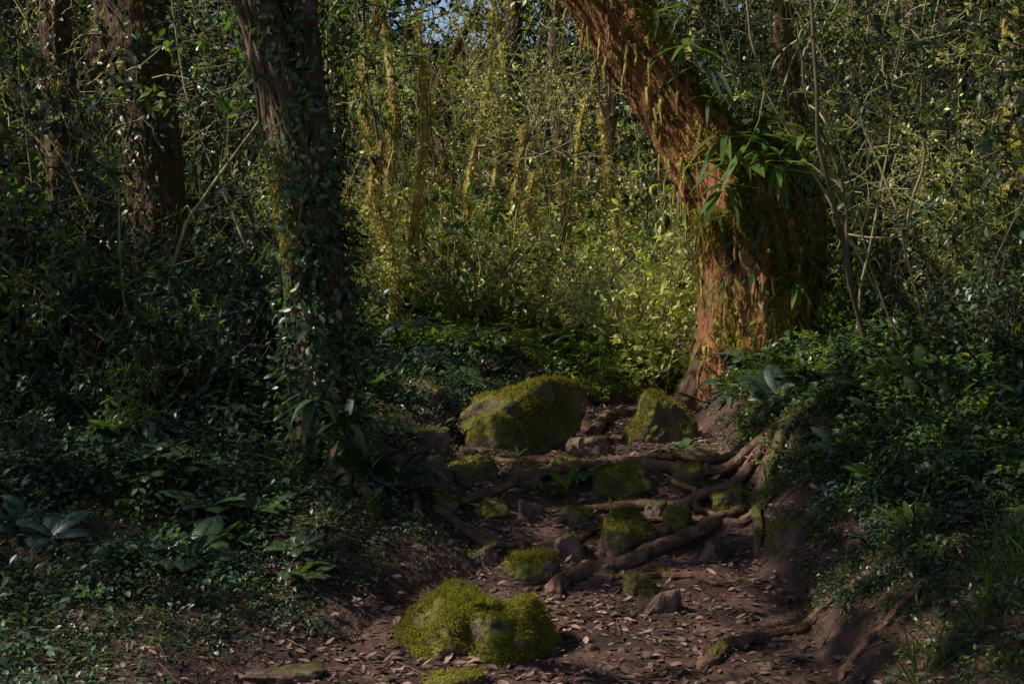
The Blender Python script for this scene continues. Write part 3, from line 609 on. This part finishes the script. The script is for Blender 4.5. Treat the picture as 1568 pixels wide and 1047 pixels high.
# ---------------------------------------------------------------- roots
RT=[([(-.45,9.1),(-.35,9.13),(-.02,9.3),(.29,9.55),(.66,9.75),(.95,9.6),(1.19,9.43),(1.55,9.5),(1.95,9.7)],.028,.048,0,.05),
([(.22,8.55),(.26,8.63),(.39,8.85),(.72,8.97),(1.1,9.05),(1.43,9.25),(1.75,9.5),(2.0,9.8)],.02,.045,0,.05),
([(.15,7.6),(.2,7.66),(.42,7.97),(.65,8.1),(.94,8.35),(1.26,8.68),(1.47,8.97),(1.76,9.43)],.05,.042,0,.03),
([(1.42,8.25),(1.44,8.35),(1.5,8.75),(1.66,9.15),(1.88,9.45),(2.3,9.6),(2.6,9.9)],.03,.045,1,.06),
([(.55,10.1),(.57,10.25),(.64,10.8),(.82,11.5),(1.2,11.9)],.045,.05,0,.05),([(.6,10.7),(.5,11.2),(.5,11.7)],.035,.03,0,.03),
([(-.5,8.5),(-.33,8.48),(-.09,8.4),(.1,8.45)],.03,.018,0,.03),([(.45,7.95),(.53,7.9),(.79,7.93),(1.1,7.8),(1.3,7.85)],.018,.015,0,.02),
([(.85,6.5),(.91,6.6),(1.06,6.85),(1.34,7.0),(1.56,7.15),(1.9,7.2)],.03,.025,0,.02),([(-.9,10),(-.75,9.98),(-.39,10.05),(-.11,9.85),(.3,9.9)],.02,.02,0,.04),
([(.7,9.85),(1.0,9.95),(1.4,9.85),(1.8,9.95)],.022,.03,0,.04),([(.66,8.97),(.62,8.75),(.5,8.6)],.018,.01,0,.03),([(1.26,8.68),(1.5,8.62),(1.7,8.8)],.03,.03,0,.03),
([(-.9,9.0),(-.7,8.75),(-.55,8.4),(-.5,8.0)],.03,.02,0,.03),([(-1.0,8.9),(-1.0,8.6),(-.85,8.3),(-.75,7.9)],.05,.02,1,.03),([(1.0,9.4),(1.15,9.2),(1.2,8.95),(1.35,8.7)],.02,.02,0,.04),
([(2.0,6.6),(1.7,6.45),(1.4,6.3),(1.2,6.1)],.025,.018,0,.01),([(.3,8.3),(.5,8.55),(.9,8.75),(1.25,8.75)],.014,.014,0,.03)]
for C,r0,r1,ms,lift in RT:
    b=B();S=spline([(x,y,0,0) for x,y in C],.015)[:,:2];n=len(S);t=np.linspace(0,1,n)
    R=r0+(r1-r0)*t;R=R*np.minimum(1,np.minimum(t,1-t)*12+.35)*(1+.25*fbm(t*8,r0*50,3.,2))
    S=S+.05*np.stack([fbm(t*9,r0*99,C[0][0],3),fbm(t*9,r1*99+5,C[0][1],3)],1)
    z=terr(S[:,0],S[:,1]);kz=max(9,n//10)|1;zs=np.convolve(np.pad(z,kz//2,mode='edge'),np.ones(kz)/kz,'valid')
    z=np.maximum(zs,z)+R*.3+lift*np.sin(t*math.pi)*.6-.03*(t<.04)
    Q,Nn=tube(b,np.stack([S[:,0],S[:,1],z],1),R,22,'rootmoss' if ms else 'root',disp=barkdisp(3,.016,.005,5.,r0*100))
    surf_scatter(b,Q,Nn,1500 if ms else 250,'moss_bl',.02,.006,TRI,-.1,.8,lambda q,n:np.clip(n[:,2],0,1)*np.clip(.2+vnoise(q[:,0]*6,q[:,1]*6,0.),0,1)+1e-6,.004)
    b.obj('tree_root')
# ---------------------------------------------------------------- litter
n=36000;x=rng.uniform(-3,3.4,n);y=5.4+7*rng.random(n)**1.15
dn=np.clip(.25+.9*fbm(x*2.2,y*2.2,8.,3)+.45,0.1,1)*np.where(side(x,y)<.1,1,.6);k=rng.random(n)<dn;x,y=x[k],y[k];n=len(x)
p=ground(x,y,.006);e=.03;gx=(terr(x+e,y)-terr(x-e,y))/(2*e);gy=(terr(x,y+e)-terr(x,y-e))/(2*e)
nn=nrm(np.stack([-gx,-gy,np.ones(n)],1)+rdir(n)*.42);a=rng.random(n)*6.28
b=B();Ls=rng.uniform(.02,.07,n);leaves(b,p,np.stack([np.cos(a),np.sin(a),rng.normal(size=n)*.2],1),nn,Ls,Ls*rng.uniform(.3,.55,n),'litter',LAN,droop=rng.uniform(-.35,.35,n),fold=.35,rnd=rng.random(n)**1.7)
for i in range(500):
    x0,y0=rng.uniform(-2.5,2.5),rng.uniform(5.6,11);a=rng.random()*6.28;L=rng.uniform(.05,.3);t=np.linspace(0,1,5)
    px=x0+math.cos(a)*L*t+rng.normal(size=5)*.006;py=y0+math.sin(a)*L*t+rng.normal(size=5)*.006
    tube(b,np.stack([px,py,terr(px,py)+.012],1),rng.uniform(.0015,.005),4,'twig')
b.obj('leaf_litter')
# pebbles
b=B();v,f=ico(2)
for i in range(420):
    x0=rng.uniform(-1.2,1.7);y0=rng.uniform(6,10.8);s=rng.uniform(.008,.035)
    if side(x0,y0)>.1: continue
    p=v*(1+.25*fbm(v[:,0]*1.5+i,v[:,1]*1.5,v[:,2]*1.5,2))[:,None]*np.array([1,rng.uniform(.6,1),rng.uniform(.4,.8)])*s
    b.add(p+np.array([x0,y0,float(terr(x0,y0))+s*.1]),f,'rock',.5)
b.obj('pebbles')
# plants on the step, by boulders, on the front rock
P=[(.35,9.22,.95),(.5,9.35,.9),(.2,9.25,.8),(.62,9.45,.8),(.42,9.3,.9),(1.1,10.1,.7),(1.25,10.15,.8),(.05,9.9,.4),(-.5,8.7,.9),(-.6,8.5,1.),(-.7,8.9,1.1),(-.35,9.0,.8),(-.8,8.4,1),(1.5,11.2,1.1),(1.7,11.3,1.2),(2.3,11.2,1.2),(2.6,11.4,1.3),(2.9,11.2,1.2),(2.2,11,1.)]
pp=np.array([(a,b_,float(terr(a,b_))+.03) for a,b_,c in P])
pp=np.vstack([pp,[(-.22,6.72,.36),(.1,10.1,1.2),(.2,10.0,1.02)]]);sc=np.array([c for _,_,c in P]+[.35,.4,.45])
scatter('strap_leaf_plants',C_ros,pp,sc,idx=np.array([2,1,2,1,2,0,1,2,0,1,2,1,0,1,0,1,3,0,1,1,2,1]))
# ---------------------------------------------------------------- light, world, camera
el=math.asin(SUN[2]);az=math.atan2(SUN[0],SUN[1])
w=bpy.data.worlds.new('World');scene.world=w;w.use_nodes=True;nt=w.node_tree
bg=nt.nodes['Background'];sk=nt.nodes.new('ShaderNodeTexSky');sk.sky_type='NISHITA';sk.sun_disc=False
sk.sun_elevation=el;sk.sun_rotation=az;nt.links.new(sk.outputs[0],bg.inputs[0]);bg.inputs[1].default_value=.14
l=bpy.data.lights.new('sun','SUN');l.energy=5;l.angle=math.radians(.5);l.color=(1,.93,.76)
lo=bpy.data.objects.new('sun',l);scene.collection.objects.link(lo);lo.rotation_euler=Vector(-SUN).to_track_quat('-Z','Y').to_euler();lo.location=(-12,6,20)
c=bpy.data.cameras.new('camera');c.lens=50;c.sensor_width=36;c.clip_end=600;c.clip_start=.05
co=bpy.data.objects.new('camera',c);scene.collection.objects.link(co);co.location=(0,0,1.5);co.rotation_euler=(math.radians(90),0,0)
scene.camera=co
scene.view_settings.view_transform='Standard';scene.view_settings.look='None';scene.view_settings.exposure=0
